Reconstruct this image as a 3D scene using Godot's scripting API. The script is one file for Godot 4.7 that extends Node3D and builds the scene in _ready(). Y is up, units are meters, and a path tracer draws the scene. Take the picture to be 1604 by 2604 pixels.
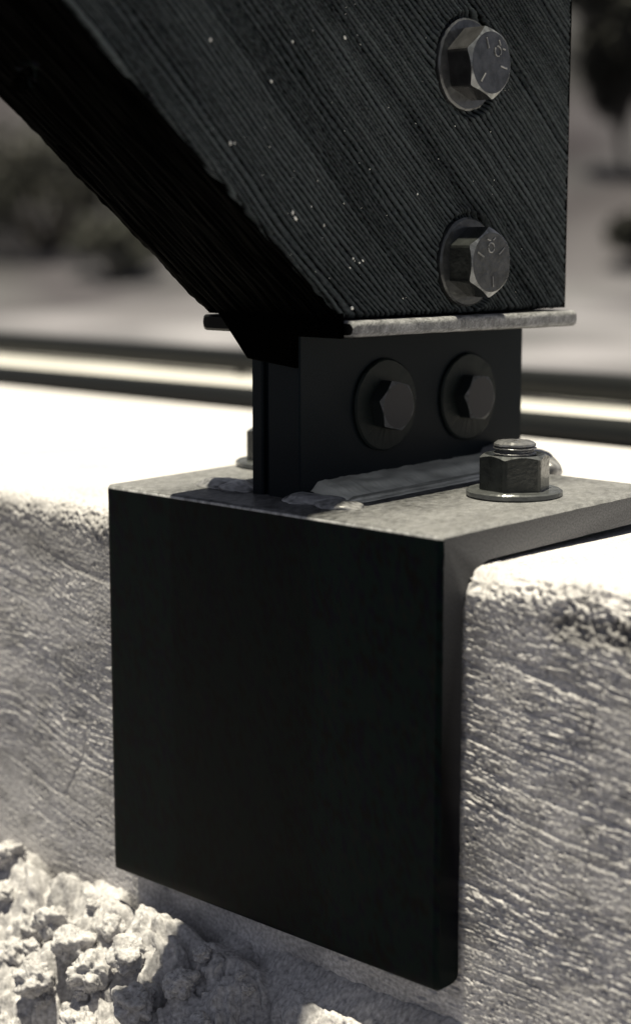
extends Node3D
# A black steel shoe bolted over the edge of a rough concrete wall, carrying the foot of a dark timber beam.
# x runs along the wall, y up, z out of the wall's face; metres.

const SUN_TO := Vector3(-0.010, 0.99, 0.098)
var M := {}
var n_fine := FastNoiseLite.new()
var n_cell := FastNoiseLite.new()
var n_edge := FastNoiseLite.new()
var rng := RandomNumberGenerator.new()


# ---------------------------------------------------------------- mesh collecting
class Shape:
	var v := PackedVector3Array()
	var n := PackedVector3Array()
	var c := PackedColorArray()
	var t := PackedInt32Array()
	var tint := Color(1, 1, 1)

	func tri(a: Vector3, b: Vector3, d: Vector3) -> void:   # anticlockwise seen from outside
		var nn := (b - a).cross(d - a)
		if nn.length_squared() < 1e-24:
			return
		nn = nn.normalized()
		var k := v.size()
		for q in [a, d, b]:
			v.append(q); n.append(nn); c.append(tint)
		t.append_array(PackedInt32Array([k, k + 1, k + 2]))

	func quad(a: Vector3, b: Vector3, d: Vector3, e: Vector3) -> void:
		tri(a, b, d); tri(a, d, e)

	# a grid of nu x nv points; normals from the grid itself; (dp/du) x (dp/dv) points outwards
	func grid(nu: int, nv: int, p: PackedVector3Array, col: PackedColorArray, wrap_u := false, hole := PackedByteArray()) -> void:
		var k := v.size()
		for j in nv:
			for i in nu:
				var i0: int = i - 1
				var i1: int = i + 1
				if wrap_u:
					i0 = posmod(i - 1, nu - 1); i1 = posmod(i + 1, nu - 1) if i < nu - 1 else 1
				else:
					i0 = maxi(i0, 0); i1 = mini(i1, nu - 1)
				var j0 := maxi(j - 1, 0)
				var j1 := mini(j + 1, nv - 1)
				var du := p[j * nu + i1] - p[j * nu + i0]
				var dv := p[j1 * nu + i] - p[j0 * nu + i]
				var nn := du.cross(dv)
				n.append(nn.normalized() if nn.length_squared() > 1e-26 else Vector3.UP)
		v.append_array(p)
		c.append_array(col)
		for j in nv - 1:
			for i in nu - 1:
				if hole.size() and hole[j * nu + i]:
					continue
				var a := k + j * nu + i
				t.append(a); t.append(a + nu); t.append(a + 1)
				t.append(a + 1); t.append(a + nu); t.append(a + nu + 1)

	func mesh(m: Material) -> ArrayMesh:
		var a := []
		a.resize(Mesh.ARRAY_MAX)
		a[Mesh.ARRAY_VERTEX] = v
		a[Mesh.ARRAY_NORMAL] = n
		a[Mesh.ARRAY_COLOR] = c
		a[Mesh.ARRAY_INDEX] = t
		var out := ArrayMesh.new()
		out.add_surface_from_arrays(Mesh.PRIMITIVE_TRIANGLES, a)
		out.surface_set_material(0, m)
		return out


func put(called: String, s: Shape, m: Material, parent: Node = self) -> MeshInstance3D:
	var o := MeshInstance3D.new()
	o.name = called
	o.mesh = s.mesh(m)
	parent.add_child(o, true)
	return o


var counts := {}
func numbered(called: String) -> String:
	if not counts.has(called):
		counts[called] = 0
		return called
	counts[called] += 1
	return "%s_%03d" % [called, counts[called]]


func tag(o: Node3D, label: String, category: String, group := "") -> Node3D:
	o.set_meta("label", label)
	o.set_meta("category", category)
	if group != "":
		o.set_meta("group", group)
	return o


func thing(called: String, label: String, category: String, at := Vector3.ZERO, group := "") -> Node3D:
	var o := Node3D.new()
	o.name = numbered(called)
	add_child(o)
	o.position = at
	tag(o, label, category, group)
	return o


func copy(src: Node3D, called: String, label: String, at: Vector3) -> Node3D:
	var o: Node3D = src.duplicate()
	o.name = numbered(called)
	add_child(o)
	o.position = at
	o.set_meta("label", label)
	return o


# a polygon (anticlockwise in the plane U, V) pushed along U x V from w0 to w1, with all end edges chamfered by b
func extrude(s: Shape, poly: PackedVector2Array, o: Vector3, U: Vector3, V: Vector3, w0: float, w1: float, b := 0.0) -> void:
	var W := U.cross(V)
	var k := poly.size()
	var inner := PackedVector2Array()
	for i in k:
		var e0 := (poly[i] - poly[(i + k - 1) % k]).normalized()
		var e1 := (poly[(i + 1) % k] - poly[i]).normalized()
		var m := Vector2(-e0.y - e1.y, e0.x + e1.x)
		var f: float = maxf(1.0 + e0.dot(e1), 0.3)
		inner.append(poly[i] + m * b / f)
	var at := func(q: Vector2, w: float) -> Vector3: return o + U * q.x + V * q.y + W * w
	var rings := [[inner, w0], [poly, w0 + b], [poly, w1 - b], [inner, w1]] if b > 0.0 else [[poly, w0], [poly, w1]]
	for r in rings.size() - 1:
		var A: PackedVector2Array = rings[r][0]
		var B: PackedVector2Array = rings[r + 1][0]
		for i in k:
			var j := (i + 1) % k
			s.quad(at.call(A[i], rings[r][1]), at.call(A[j], rings[r][1]), at.call(B[j], rings[r + 1][1]), at.call(B[i], rings[r + 1][1]))
	var tris := Geometry2D.triangulate_polygon(inner if b > 0.0 else poly)
	for i in range(0, tris.size(), 3):
		var P: Array[Vector2] = []
		for q in 3:
			P.append((inner if b > 0.0 else poly)[tris[i + q]])
		if (P[1] - P[0]).cross(P[2] - P[0]) < 0.0:
			var x := P[1]; P[1] = P[2]; P[2] = x
		s.tri(at.call(P[0], w1), at.call(P[1], w1), at.call(P[2], w1))
		s.tri(at.call(P[0], w0), at.call(P[2], w0), at.call(P[1], w0))


# profile of (radius, height) pairs turned about axis A; wob makes it uneven
func lathe(s: Shape, prof: Array, o: Vector3, A: Vector3, seg := 48, wob := 0.0, seed_ := 0.0) -> void:
	var X := A.cross(Vector3(0.31, 0.2, 0.93)).normalized()
	var Y := A.cross(X)
	for k in prof.size() - 1:
		for i in seg:
			var q: Array[Vector3] = []
			for m in [[k, i], [k, i + 1], [k + 1, i + 1], [k + 1, i]]:
				var a: float = TAU * float(m[1] % seg) / seg
				var pr: Vector2 = prof[m[0]]
				var rr: float = pr.x * (1.0 + wob * n_edge.get_noise_3d(cos(a) * 2.0 + seed_, sin(a) * 2.0, pr.y * 300.0))
				q.append(o + (X * cos(a) + Y * sin(a)) * rr + A * (pr.y + wob * 0.012 * n_edge.get_noise_3d(cos(a) * 3.0 + seed_ + 9.0, sin(a) * 3.0, pr.x * 200.0)))
			s.quad(q[0], q[1], q[2], q[3])


# a hexagonal head or nut along A: af across flats, h high, chamfered at the far end
func hexagon(s: Shape, o: Vector3, A: Vector3, up: Vector3, af: float, h: float, turn: float, hole := 0.0, h0 := 0.0) -> void:
	var X := up
	var Y := A.cross(X)
	var R0 := af * 0.5 * 0.955
	var seg := 96
	var rim := func(i: int) -> Array:
		var a := TAU * i / seg + turn
		var loc := fposmod(a - turn, PI / 3.0) - PI / 6.0
		var r := af * 0.5 / cos(loc)
		var c := cos(PI / 6.0)
		r = minf(r, af * 0.5 / c * 0.985)
		var d := X * cos(a) + Y * sin(a)
		return [o + d * r + A * h0, o + d * r + A * (h - maxf(0.0, r - R0) * 0.62), o + d * R0 + A * h, o + d * hole + A * (h - (0.0012 if hole > 0.0 else 0.0)), a]
	for i in seg:
		var p: Array = rim.call(i)
		var q: Array = rim.call((i + 1) % seg)
		s.quad(p[0], q[0], q[1], p[1])
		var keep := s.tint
		s.tint = keep * (3.6 + 3.0 * n_edge.get_noise_2d(cos(p[4]) * 3.0 + o.x * 300.0, sin(p[4]) * 3.0 + af * 900.0))  # worn rim, with bright edge glints added to its tint
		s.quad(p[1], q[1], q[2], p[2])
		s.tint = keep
		if hole > 0.0:
			s.quad(p[2], q[2], q[3], p[3])
		else:
			s.tint = keep * 1.6  # end face lightened in colour for the pale deck it reflects
			s.tri(p[2], q[2], o + A * h)
			s.tint = keep


# ---------------------------------------------------------------- materials
func noise_image(size: int, freq: float, kind: int, octaves: int, seed_: int, contrast := 1.0) -> Image:
	var f := FastNoiseLite.new()
	f.noise_type = kind as FastNoiseLite.NoiseType
	f.seed = seed_
	f.frequency = freq
	f.fractal_type = FastNoiseLite.FRACTAL_FBM
	f.fractal_octaves = octaves
	f.cellular_return_type = FastNoiseLite.RETURN_DISTANCE
	var im := f.get_seamless_image(size, size)
	if contrast != 1.0:
		im.convert(Image.FORMAT_RGB8)
		im.adjust_bcs(1.0, contrast, 1.0)
	return im


func tone(im: Image, low: Color, high: Color) -> ImageTexture:
	var d := im.duplicate() as Image
	d.convert(Image.FORMAT_L8)
	var src := d.get_data()
	var out := PackedByteArray()
	out.resize(src.size() * 3)
	var lut := []
	for i in 256:
		lut.append(low.lerp(high, i / 255.0).linear_to_srgb())
	for i in src.size():
		var q: Color = lut[src[i]]
		out[i * 3] = int(q.r * 255.0 + 0.5)
		out[i * 3 + 1] = int(q.g * 255.0 + 0.5)
		out[i * 3 + 2] = int(q.b * 255.0 + 0.5)
	return ImageTexture.create_from_image(Image.create_from_data(d.get_width(), d.get_height(), false, Image.FORMAT_RGB8, out))


func mat(col: Color, rough: float, spec := 0.5) -> StandardMaterial3D:
	var m := StandardMaterial3D.new()
	m.albedo_color = col.linear_to_srgb()
	m.roughness = rough
	m.metallic_specular = spec
	m.vertex_color_use_as_albedo = true
	m.uv1_triplanar = true
	return m


func bump(m: StandardMaterial3D, im: Image, cm: float, scale: float) -> void:
	m.heightmap_enabled = true
	m.heightmap_texture = ImageTexture.create_from_image(im)
	m.heightmap_scale = cm
	m.uv1_scale = Vector3.ONE * scale


func materials() -> void:
	var grit := noise_image(1024, 0.06, FastNoiseLite.TYPE_SIMPLEX_SMOOTH, 4, 11, 1.3)
	var paint := noise_image(512, 0.05, FastNoiseLite.TYPE_SIMPLEX_SMOOTH, 3, 5)
	var cells := noise_image(512, 0.03, FastNoiseLite.TYPE_CELLULAR, 2, 9)
	# concrete: pale warm grey with sand grain
	M.concrete = mat(Color(1, 1, 1), 0.95, 0.25)
	bump(M.concrete, grit, 0.022, 6.0)
	M.concrete.albedo_texture = tone(grit, Color(0.35, 0.342, 0.353), Color(0.77, 0.755, 0.775))
	M.rubble = mat(Color(1, 1, 1), 1.0, 0.15)
	bump(M.rubble, grit, 0.02, 6.0)
	M.rubble.albedo_texture = tone(grit, Color(0.20, 0.196, 0.204), Color(0.70, 0.688, 0.71))
	# black painted steel
	M.steel = mat(Color(1, 1, 1), 0.46, 0.205)
	bump(M.steel, grit, 0.0012, 9.0)
	M.steel.albedo_texture = tone(noise_image(1024, 0.09, FastNoiseLite.TYPE_SIMPLEX_SMOOTH, 4, 21, 2.0), Color(0.6, 0.62, 0.62), Color(1.0, 1.0, 1.0))
	# bolt heads: worn painted zinc
	M.bolt = mat(Color(1, 1, 1), 0.24, 0.5)
	M.bolt.metallic = 0.45
	bump(M.bolt, paint, 0.012, 12.0)
	M.bolt.albedo_texture = tone(noise_image(512, 0.02, FastNoiseLite.TYPE_SIMPLEX_SMOOTH, 4, 33, 1.6), Color(0.55, 0.56, 0.56), Color(1.0, 1.0, 1.0))
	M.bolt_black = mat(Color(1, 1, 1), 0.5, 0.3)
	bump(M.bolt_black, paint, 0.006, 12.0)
	M.weld = mat(Color(1, 1, 1), 0.32, 0.5)
	M.weld.metallic = 0.2
	bump(M.weld, paint, 0.006, 30.0)
	# dark stained timber
	M.timber = mat(Color(1, 1, 1), 0.7, 0.06)
	bump(M.timber, grit, 0.012, 12.0)
	M.fleck = mat(Color(0.92, 0.92, 0.88), 0.25)
	M.rail = mat(Color(0.008, 0.009, 0.0095), 0.4, 0.3)
	M.path = mat(Color(0.58, 0.57, 0.555), 0.95, 0.2)
	bump(M.path, grit, 0.02, 3.0)
	M.ground = mat(Color(1, 1, 1), 1.0, 0.1)
	M.ground.uv1_scale = Vector3.ONE * 0.8
	M.ground.albedo_texture = tone(grit, Color(0.6, 0.6, 0.6), Color(1, 1, 1))
	M.leaf = mat(Color(1, 1, 1), 0.6, 0.3)
	M.bark = mat(Color(0.05, 0.047, 0.044), 0.95, 0.2)
	bump(M.bark, cells, 1.0, 2.0)


func _ready() -> void:
	# ---- camera
	var cam := Camera3D.new()
	cam.name = "camera"
	cam.position = Vector3(0.56479, 0.32399, 0.54965)
	cam.rotation = Vector3(-0.158528, 0.766134, 0.0)
	cam.fov = 32.5414
	cam.near = 0.02
	cam.far = 600.0
	add_child(cam)
	var lens := CameraAttributesPhysical.new()
	lens.frustum_focal_length = 12.0 / tan(deg_to_rad(32.5414) / 2.0)
	lens.frustum_focus_distance = 0.82
	lens.frustum_near = 0.02
	lens.frustum_far = 600.0
	lens.exposure_aperture = 3.4
	cam.attributes = lens
	cam.current = true
	# ---- sky, exposure
	var sky := ProceduralSkyMaterial.new()
	sky.sky_top_color = Color(0.115, 0.121, 0.140).linear_to_srgb()
	sky.sky_horizon_color = Color(0.214, 0.224, 0.262).linear_to_srgb()
	sky.sky_curve = 0.12
	sky.ground_bottom_color = Color(0.08, 0.08, 0.08).linear_to_srgb()
	sky.ground_horizon_color = Color(0.3, 0.3, 0.3).linear_to_srgb()
	sky.sky_energy_multiplier = 1.0
	var env := Environment.new()
	env.background_mode = Environment.BG_SKY
	env.sky = Sky.new()
	env.sky.sky_material = sky
	env.tonemap_mode = Environment.TONE_MAPPER_LINEAR
	env.tonemap_exposure = 1.72
	env.sdfgi_enabled = true
	env.ssao_enabled = true
	env.ssil_enabled = true
	var we := WorldEnvironment.new()
	we.name = "daylight"
	we.environment = env
	add_child(we)
	# ---- sun
	var sun := DirectionalLight3D.new()
	sun.name = "sun"
	sun.basis = Basis.looking_at(-SUN_TO.normalized(), Vector3(0, 0, 1))
	sun.light_energy = 1.55
	sun.light_color = Color(1.0, 0.964, 0.86)
	sun.light_angular_distance = 0.9
	sun.shadow_enabled = true
	add_child(sun)

	rng.seed = 7
	n_fine.noise_type = FastNoiseLite.TYPE_SIMPLEX_SMOOTH
	n_fine.frequency = 1.0
	n_fine.fractal_type = FastNoiseLite.FRACTAL_NONE
	n_fine.seed = 3
	n_edge.noise_type = FastNoiseLite.TYPE_SIMPLEX_SMOOTH
	n_edge.frequency = 1.0
	n_edge.fractal_octaves = 3
	n_edge.seed = 17
	n_cell.noise_type = FastNoiseLite.TYPE_CELLULAR
	n_cell.cellular_return_type = FastNoiseLite.RETURN_DISTANCE
	n_cell.cellular_distance_function = FastNoiseLite.DISTANCE_EUCLIDEAN
	n_cell.frequency = 1.0
	n_cell.fractal_type = FastNoiseLite.FRACTAL_NONE
	n_cell.seed = 29
	materials()
	build_ground()
	build_wall()
	build_rubble()
	build_path_and_rails()
	build_bracket()
	build_beam()
	build_bolts()
	build_background()


func sm(a: float, b: float, x: float) -> float:
	var t := clampf((x - a) / (b - a), 0.0, 1.0)
	return t * t * (3.0 - 2.0 * t)


# ---------------------------------------------------------------- the wall
func wall_relief(x: float, y: float) -> float:
	var t := y + (0.075 if x > 0.0 else 0.14) * x + 0.0040 * n_fine.get_noise_2d(x * 9.0 + 4.0, y * 16.0)
	var patch := n_fine.get_noise_2d(x * 14.0 + 30.0, y * 20.0 + 8.0)
	var rough := 0.35 + 0.65 * sm(-0.45, 0.25, patch)
	# the left of the shoe is trowelled smoother at the foot and at the top
	if x < 0.0:
		rough *= 0.25 + 0.5 * sm(0.02, 0.07, y) * (1.0 - 0.65 * sm(0.125, 0.15, y))
	else:
		rough *= 0.45 + 0.55 * sm(0.0, 0.03, y)
		var d := Vector2((x - 0.128) / 0.014, (y - 0.139) / 0.008).length()
		rough *= 0.12 + 0.88 * sm(0.75, 1.15, d + 0.25 * n_fine.get_noise_2d(x * 120.0, y * 120.0))
	var h := 0.0007 * n_fine.get_noise_2d(x * 11.0, y * 13.0)
	h += 0.00018 * rough * n_fine.get_noise_2d(x * 26.0, t * 190.0)
	h += 0.00056 * rough * (0.6 - absf(n_fine.get_noise_2d(x * 28.0 + 70.0, t * 520.0)) * 1.6)
	h += 0.00054 * rough * n_fine.get_noise_2d(x * 90.0, t * 800.0 + 33.0)
	h += 0.00034 * (0.3 + 0.7 * rough) * n_fine.get_noise_2d(x * 420.0, y * 900.0)
	h += 0.00016 * n_fine.get_noise_2d(x * 900.0, y * 1000.0)
	# long drag marks of the trowel
	var drag := n_fine.get_noise_2d(x * 7.0 + 15.0, (t + 0.06 * x) * 260.0)
	h -= 0.0009 * sm(0.54, 0.70, drag) * (0.1 + 0.9 * rough)
	# air holes
	h -= 0.0014 * sm(-0.83, -0.95, n_cell.get_noise_2d(x * 140.0 + 3.0, y * 170.0)) * sm(0.0, 0.3, n_fine.get_noise_2d(x * 40.0, y * 40.0 + 60.0))
	return h


func crack(x: float, y: float) -> float:
	var d := 0.0
	# hairline down the right, and a short curved one on the left
	var cx := 0.1725 + 0.0016 * n_fine.get_noise_1d(y * 90.0) + 0.0004 * n_fine.get_noise_1d(y * 700.0)
	if y > 0.045 and y < 0.135 and n_fine.get_noise_1d(y * 110.0 + 50.0) > -0.25:
		d = maxf(d, 0.0011 * (1.0 - sm(0.0, 0.0008, absf(x - cx))))
	var lx := -0.1500 - 0.016 * sm(0.055, 0.02, y) + 0.0015 * n_fine.get_noise_1d(y * 130.0 + 9.0)
	if y > 0.022 and y < 0.072:
		d = maxf(d, 0.0013 * (1.0 - sm(0.0, 0.0011, absf(x - lx))))
	return d


func build_wall() -> void:
	var xs := PackedFloat32Array()
	for q in [-3.5, -2.0, -1.2, -0.8, -0.6, -0.48, -0.42, -0.38]:
		xs.append(q)
	var x := -0.36
	while x < 0.26:
		xs.append(x)
		x += 0.00085 if (x > -0.24 and x < -0.1) or x > 0.105 else 0.0032
	for q in [0.262, 0.28, 0.31, 0.36, 0.45, 0.6, 0.9, 1.5, 2.5]:
		xs.append(q)
	# profile: (z, y) with outward (z, y), how far it takes the relief, and 1 where it is the rounded edge
	var prof := []
	var y := -0.6
	for q in [-0.6, -0.3, -0.15, -0.08, -0.05, -0.04]:
		prof.append([-0.0165, q, 1.0, 0.0, 1.0, 0.0])
	y = -0.035
	while y < 0.172:
		prof.append([-0.0165, y, 1.0, 0.0, 1.0, 0.0])
		y += 0.00055
	var r := 0.0115
	for k in 27:
		var a := PI / 2.0 * k / 26.0
		prof.append([-0.0165 - r + r * cos(a), 0.1727 + r * sin(a), cos(a), sin(a), 1.0, sin(2.0 * a)])
	var z := -0.0290
	while z > -0.10:
		prof.append([z, 0.1842, 0.0, 1.0, 1.0, 0.0])
		z -= 0.0011
	for q in [-0.102, -0.11, -0.12, -0.14, -0.18, -0.22, -0.28, -0.34, -0.40, -0.412]:
		prof.append([q, 0.1842, 0.0, 1.0, 0.6, 0.0])
	for q in [[-0.416, 0.1827], [-0.418, 0.179], [-0.418, 0.1], [-0.418, -0.3], [-0.418, -0.6]]:
		prof.append([q[0], q[1], -1.0, 0.0, 0.0, 0.0])
	var nu := xs.size()
	var nv := prof.size()
	var p := PackedVector3Array()
	var col := PackedColorArray()
	for j in nv:
		var e: Array = prof[j]
		var z0: float = e[0]
		var y0: float = e[1]
		for i in nu:
			var xx := xs[i]
			var h := 0.0
			var shade := 1.0
			if e[4] > 0.0:
				var face: float = sm(0.35, 0.95, e[2])
				if face > 0.0:
					h += face * (wall_relief(xx, y0) - crack(xx, y0))
				# the arris and the top are pitted
				var near_edge := 1.0 - sm(0.0, 0.022, absf(y0 + z0 * 0.0 - 0.1765)) if e[2] > 0.4 else 1.0 - sm(0.0, 0.05, -0.027 - z0)
				var wear := (0.5 + 0.5 * sm(0.12, 0.16, xx)) * near_edge * (0.4 + 0.6 * sm(-0.2, 0.35, n_fine.get_noise_2d(xx * 26.0 + 5.0, (y0 - z0) * 30.0)))
				if near_edge > 0.01:
					var c1 := n_cell.get_noise_3d(xx * 270.0, y0 * 270.0, z0 * 270.0)
					h += wear * (0.0012 * n_fine.get_noise_3d(xx * 210.0, y0 * 260.0, z0 * 260.0) + 0.0008 * n_fine.get_noise_3d(xx * 480.0, y0 * 480.0, z0 * 480.0))
					h -= wear * (0.0030 + 0.0014 * sm(0.14, 0.16, xx)) * sm(-0.55, -0.78, c1)
				# the arris wanders
				h += 0.0014 * e[5] * n_fine.get_noise_1d(xx * 30.0) - 0.0022 * e[5] * sm(0.1, 0.6, n_fine.get_noise_1d(xx * 47.0 + 3.0))
				if xx > 0.15 and e[2] > 0.5:   # a chipped ledge right of the shoe
					h -= (0.0022 + 0.0014 * n_fine.get_noise_2d(xx * 260.0, y0 * 300.0)) * sm(0.148, 0.160, xx) * sm(0.160, 0.1665, y0 + 0.003 * n_fine.get_noise_2d(xx * 80.0, 2.0)) * (1.0 - 0.5 * e[5])
				shade = 0.95 + 0.14 * n_fine.get_noise_2d(xx * 18.0, y0 * 22.0 + z0 * 15.0)
				# grime: a dark stain in the chipped recess, weathered blotches on the face
				var st := n_fine.get_noise_2d(xx * 60.0 + 2.0, y0 * 150.0)
				shade *= 1.0 - 0.55 * face * sm(0.144, 0.158, xx) * sm(0.1575, 0.163, y0 + 0.002 * st) * sm(0.1755, 0.170, y0 + 0.002 * st)
				shade *= 1.0 - 0.22 * face * sm(0.05, 0.5, n_fine.get_noise_2d(xx * 34.0 + 90.0, y0 * 60.0))
				if xx < -0.1:
					shade *= 1.0 - 0.25 * face * sm(0.135, 0.165, y0)  # left of the shoe the face is darker towards the top
			p.append(Vector3(xx, y0 + h * e[3], z0 + h * e[2]))
			col.append(Color(shade, shade, shade))
	var s := Shape.new()
	s.grid(nu, nv, p, col)
	for sd in [-3.5, 2.5]:   # the ends
		var q := [Vector3(sd, -0.6, -0.0165), Vector3(sd, -0.6, -0.418), Vector3(sd, 0.18, -0.418), Vector3(sd, 0.18, -0.0165)]
		if sd > 0.0:
			s.quad(q[0], q[1], q[2], q[3])
		else:
			s.quad(q[3], q[2], q[1], q[0])
	tag(put("concrete_wall", s, M.concrete), "pale rough-trowelled concrete wall under the black steel shoe", "wall")


# ---------------------------------------------------------------- broken concrete at the foot
func rubble_y(x: float, z: float) -> float:
	var d := z + 0.0165
	var left := sm(0.02, -0.06, x)
	# smooth flare near the wall on the right, lumps further out
	var base := -0.0185 - 1.05 * clampf(d, 0.0, 0.085) - 0.55 * maxf(0.0, d - 0.085) + 0.30 * minf(d, 0.0)
	base += 0.010 * left * sm(0.002, 0.014, d)
	base -= 0.006 * sm(0.1, 0.2, x)
	var gap := (d - 0.0045 - 0.003 * n_fine.get_noise_1d(x * 40.0)) / 0.0032
	base -= 0.030 * sm(0.0, -0.04, x) * exp(-gap * gap) * sm(-0.35, 0.1, n_fine.get_noise_1d(x * 26.0 + 11.0))
	base -= 0.006 * sm(0.1, 0.2, x)
	var lump := sm(0.006, 0.022, d) * left + sm(0.008, 0.026, d) * (1.0 - left)
	var wx := x + 0.004 * n_fine.get_noise_2d(x * 60.0, z * 60.0)
	var wz := z + 0.004 * n_fine.get_noise_2d(x * 60.0 + 40.0, z * 60.0)
	var c1 := n_cell.get_noise_2d(wx * 34.0, wz * 34.0) + 1.0
	var c2 := n_cell.get_noise_2d(wx * 90.0 + 7.0, wz * 90.0) + 1.0
	var h := 0.028 * sqrt(maxf(0.0, 1.0 - c1 * c1 * 1.9)) - 0.016
	h += 0.008 * sqrt(maxf(0.0, 1.0 - c2 * c2 * 1.5))
	h += 0.007 * n_fine.get_noise_2d(x * 22.0, z * 22.0)
	h += 0.0012 * n_fine.get_noise_2d(x * 110.0, z * 110.0)
	return base + h * lump + 0.0006 * n_fine.get_noise_2d(x * 120.0 + 3.0, z * 120.0)


func lump_mesh(size: float, seed_: float) -> Shape:
	var s := Shape.new()
	var nu := 61
	var nv := 32
	var p := PackedVector3Array()
	var col := PackedColorArray()
	for j in nv:
		var b := -PI / 2.0 + PI * j / (nv - 1)
		for i in nu:
			var a := -TAU * (i % (nu - 1)) / (nu - 1)
			var d := Vector3(cos(b) * cos(a), sin(b), cos(b) * sin(a))
			var q := d * 1.6 + Vector3(seed_, seed_ * 0.7, -seed_)
			var r := 1.0 + 0.34 * n_fine.get_noise_3dv(q * 0.7) - 0.20 * n_cell.get_noise_3dv(q * 0.9) + 0.10 * n_fine.get_noise_3dv(q * 2.2) + 0.07 * n_fine.get_noise_3dv(q * 4.5) + 0.04 * n_fine.get_noise_3dv(q * 9.0)
			p.append(d * r * size * Vector3(1.0, 0.75, 0.9))
			var k := 0.97 + 0.2 * n_fine.get_noise_3dv(q * 1.1)
			col.append(Color(k, k, k))
	s.grid(nu, nv, p, col)
	return s


func build_rubble() -> void:
	var root := thing("broken_concrete_footing", "rough broken concrete footing along the foot of the wall", "footing")
	var xs := PackedFloat32Array()
	var zs := PackedFloat32Array()
	for q in [-3.5, -2.0, -1.0, -0.6, -0.45, -0.38]:
		xs.append(q)
	var x := -0.34
	while x < 0.20:
		xs.append(x)
		x += 0.0013
	for q in [0.202, 0.22, 0.26, 0.35, 0.6, 1.2, 2.5]:
		xs.append(q)
	var z := -0.03
	while z < 0.16:
		zs.append(z)
		z += 0.0013
	for q in [0.17, 0.19, 0.22, 0.27, 0.35, 0.45, 0.6, 0.8]:
		zs.append(q)
	var p := PackedVector3Array()
	var col := PackedColorArray()
	for j in zs.size():
		for i in xs.size():
			var q := Vector3(xs[i], maxf(rubble_y(xs[i], zs[j]), -0.62), zs[j])
			var amt := sm(-0.012, 0.012, q.z) * sm(0.3, 0.15, q.z)
			var rough := 0.0030 * (0.45 - absf(n_fine.get_noise_3dv(q * 85.0)) * 1.3) + 0.0022 * n_fine.get_noise_3dv(q * 150.0) + 0.0012 * n_fine.get_noise_3dv(q * 320.0)
			p.append(q + Vector3(0, 0.69, 0.72) * rough * (0.25 + 0.75 * amt))
			var k := 0.95 + 0.16 * n_fine.get_noise_2d(xs[i] * 30.0, zs[j] * 30.0 + 6.0)
			col.append(Color(k, k, k))
	# rows run towards +z, so turn them round for normals that point up
	var s := Shape.new()
	var pr := PackedVector3Array()
	var cr := PackedColorArray()
	for j in range(zs.size() - 1, -1, -1):
		pr.append_array(p.slice(j * xs.size(), (j + 1) * xs.size()))
		cr.append_array(col.slice(j * xs.size(), (j + 1) * xs.size()))
	s.grid(xs.size(), zs.size(), pr, cr)
	put("concrete_mass", s, M.rubble, root)
	var kinds: Array[ArrayMesh] = []
	for k in 8:
		kinds.append(lump_mesh(0.01, 3.7 * k + 1.3).mesh(M.rubble))
	# lumps that stand out of the mass: x, z, radius
	var spots := [[-0.110, 0.022, 0.0105], [-0.088, 0.030, 0.0115], [-0.135, 0.016, 0.0100], [-0.070, 0.020, 0.0090], [-0.160, 0.010, 0.0085], [-0.120, 0.040, 0.0100],
		[-0.098, 0.008, 0.0070], [-0.050, 0.034, 0.0100], [-0.190, 0.004, 0.0090], [-0.075, 0.046, 0.0110], [-0.030, 0.022, 0.0075], [-0.150, 0.032, 0.0090], [-0.010, 0.030, 0.0080], [0.015, 0.040, 0.0080]]
	for k in 44:
		spots.append([rng.randf_range(-0.22, 0.05), rng.randf_range(0.004, 0.06), rng.randf_range(0.0020, 0.0055)])
	for e in spots:
		var o := MeshInstance3D.new()
		o.name = "lump"
		o.mesh = kinds[rng.randi() % kinds.size()]
		o.basis = Basis.from_euler(Vector3(rng.randf() * 0.6, rng.randf() * TAU, rng.randf() * 0.6)).scaled(Vector3.ONE * float(e[2]) * 100.0)
		o.position = Vector3(e[0], rubble_y(e[0], e[1]), e[1]) + Vector3(0, 0.55, 0.5) * float(e[2]) * 0.55
		root.add_child(o, true)


# ---------------------------------------------------------------- path and rails behind
func rail(called: String, label: String, a: Vector3, b: Vector3, r: float, foot: float) -> void:
	var root := thing(called, label, "rail", a, "dark rails along the back of the wall")
	var L := (b - a)
	var s := Shape.new()
	var prof := []
	for k in 41:
		prof.append(Vector2(r, L.length() * k / 40.0))
	lathe(s, [Vector2(0.0, 0.0)] + prof + [Vector2(0.0, L.length())], Vector3.ZERO, L.normalized(), 40)
	smooth_round(s, Vector3.ZERO, L.normalized())
	put("rail_tube", s, M.rail, root)
	var k := 0.35
	while k < L.length():
		var at := L.normalized() * k
		var q := Shape.new()
		lathe(q, [Vector2(0.0, foot - at.y - a.y), Vector2(0.006, foot - at.y - a.y), Vector2(0.006, -r * 0.7), Vector2(0.0, -r * 0.7)], at, Vector3.UP, 20)
		put("rail_post", q, M.rail, root)
		k += 1.1


func smooth_round(s: Shape, o: Vector3, A: Vector3) -> void:   # round normals for a long tube
	for i in s.v.size():
		var d := s.v[i] - o
		d -= A * d.dot(A)
		if d.length() > 1e-5 and absf(s.n[i].dot(A)) < 0.5:
			s.n[i] = d.normalized()


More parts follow.
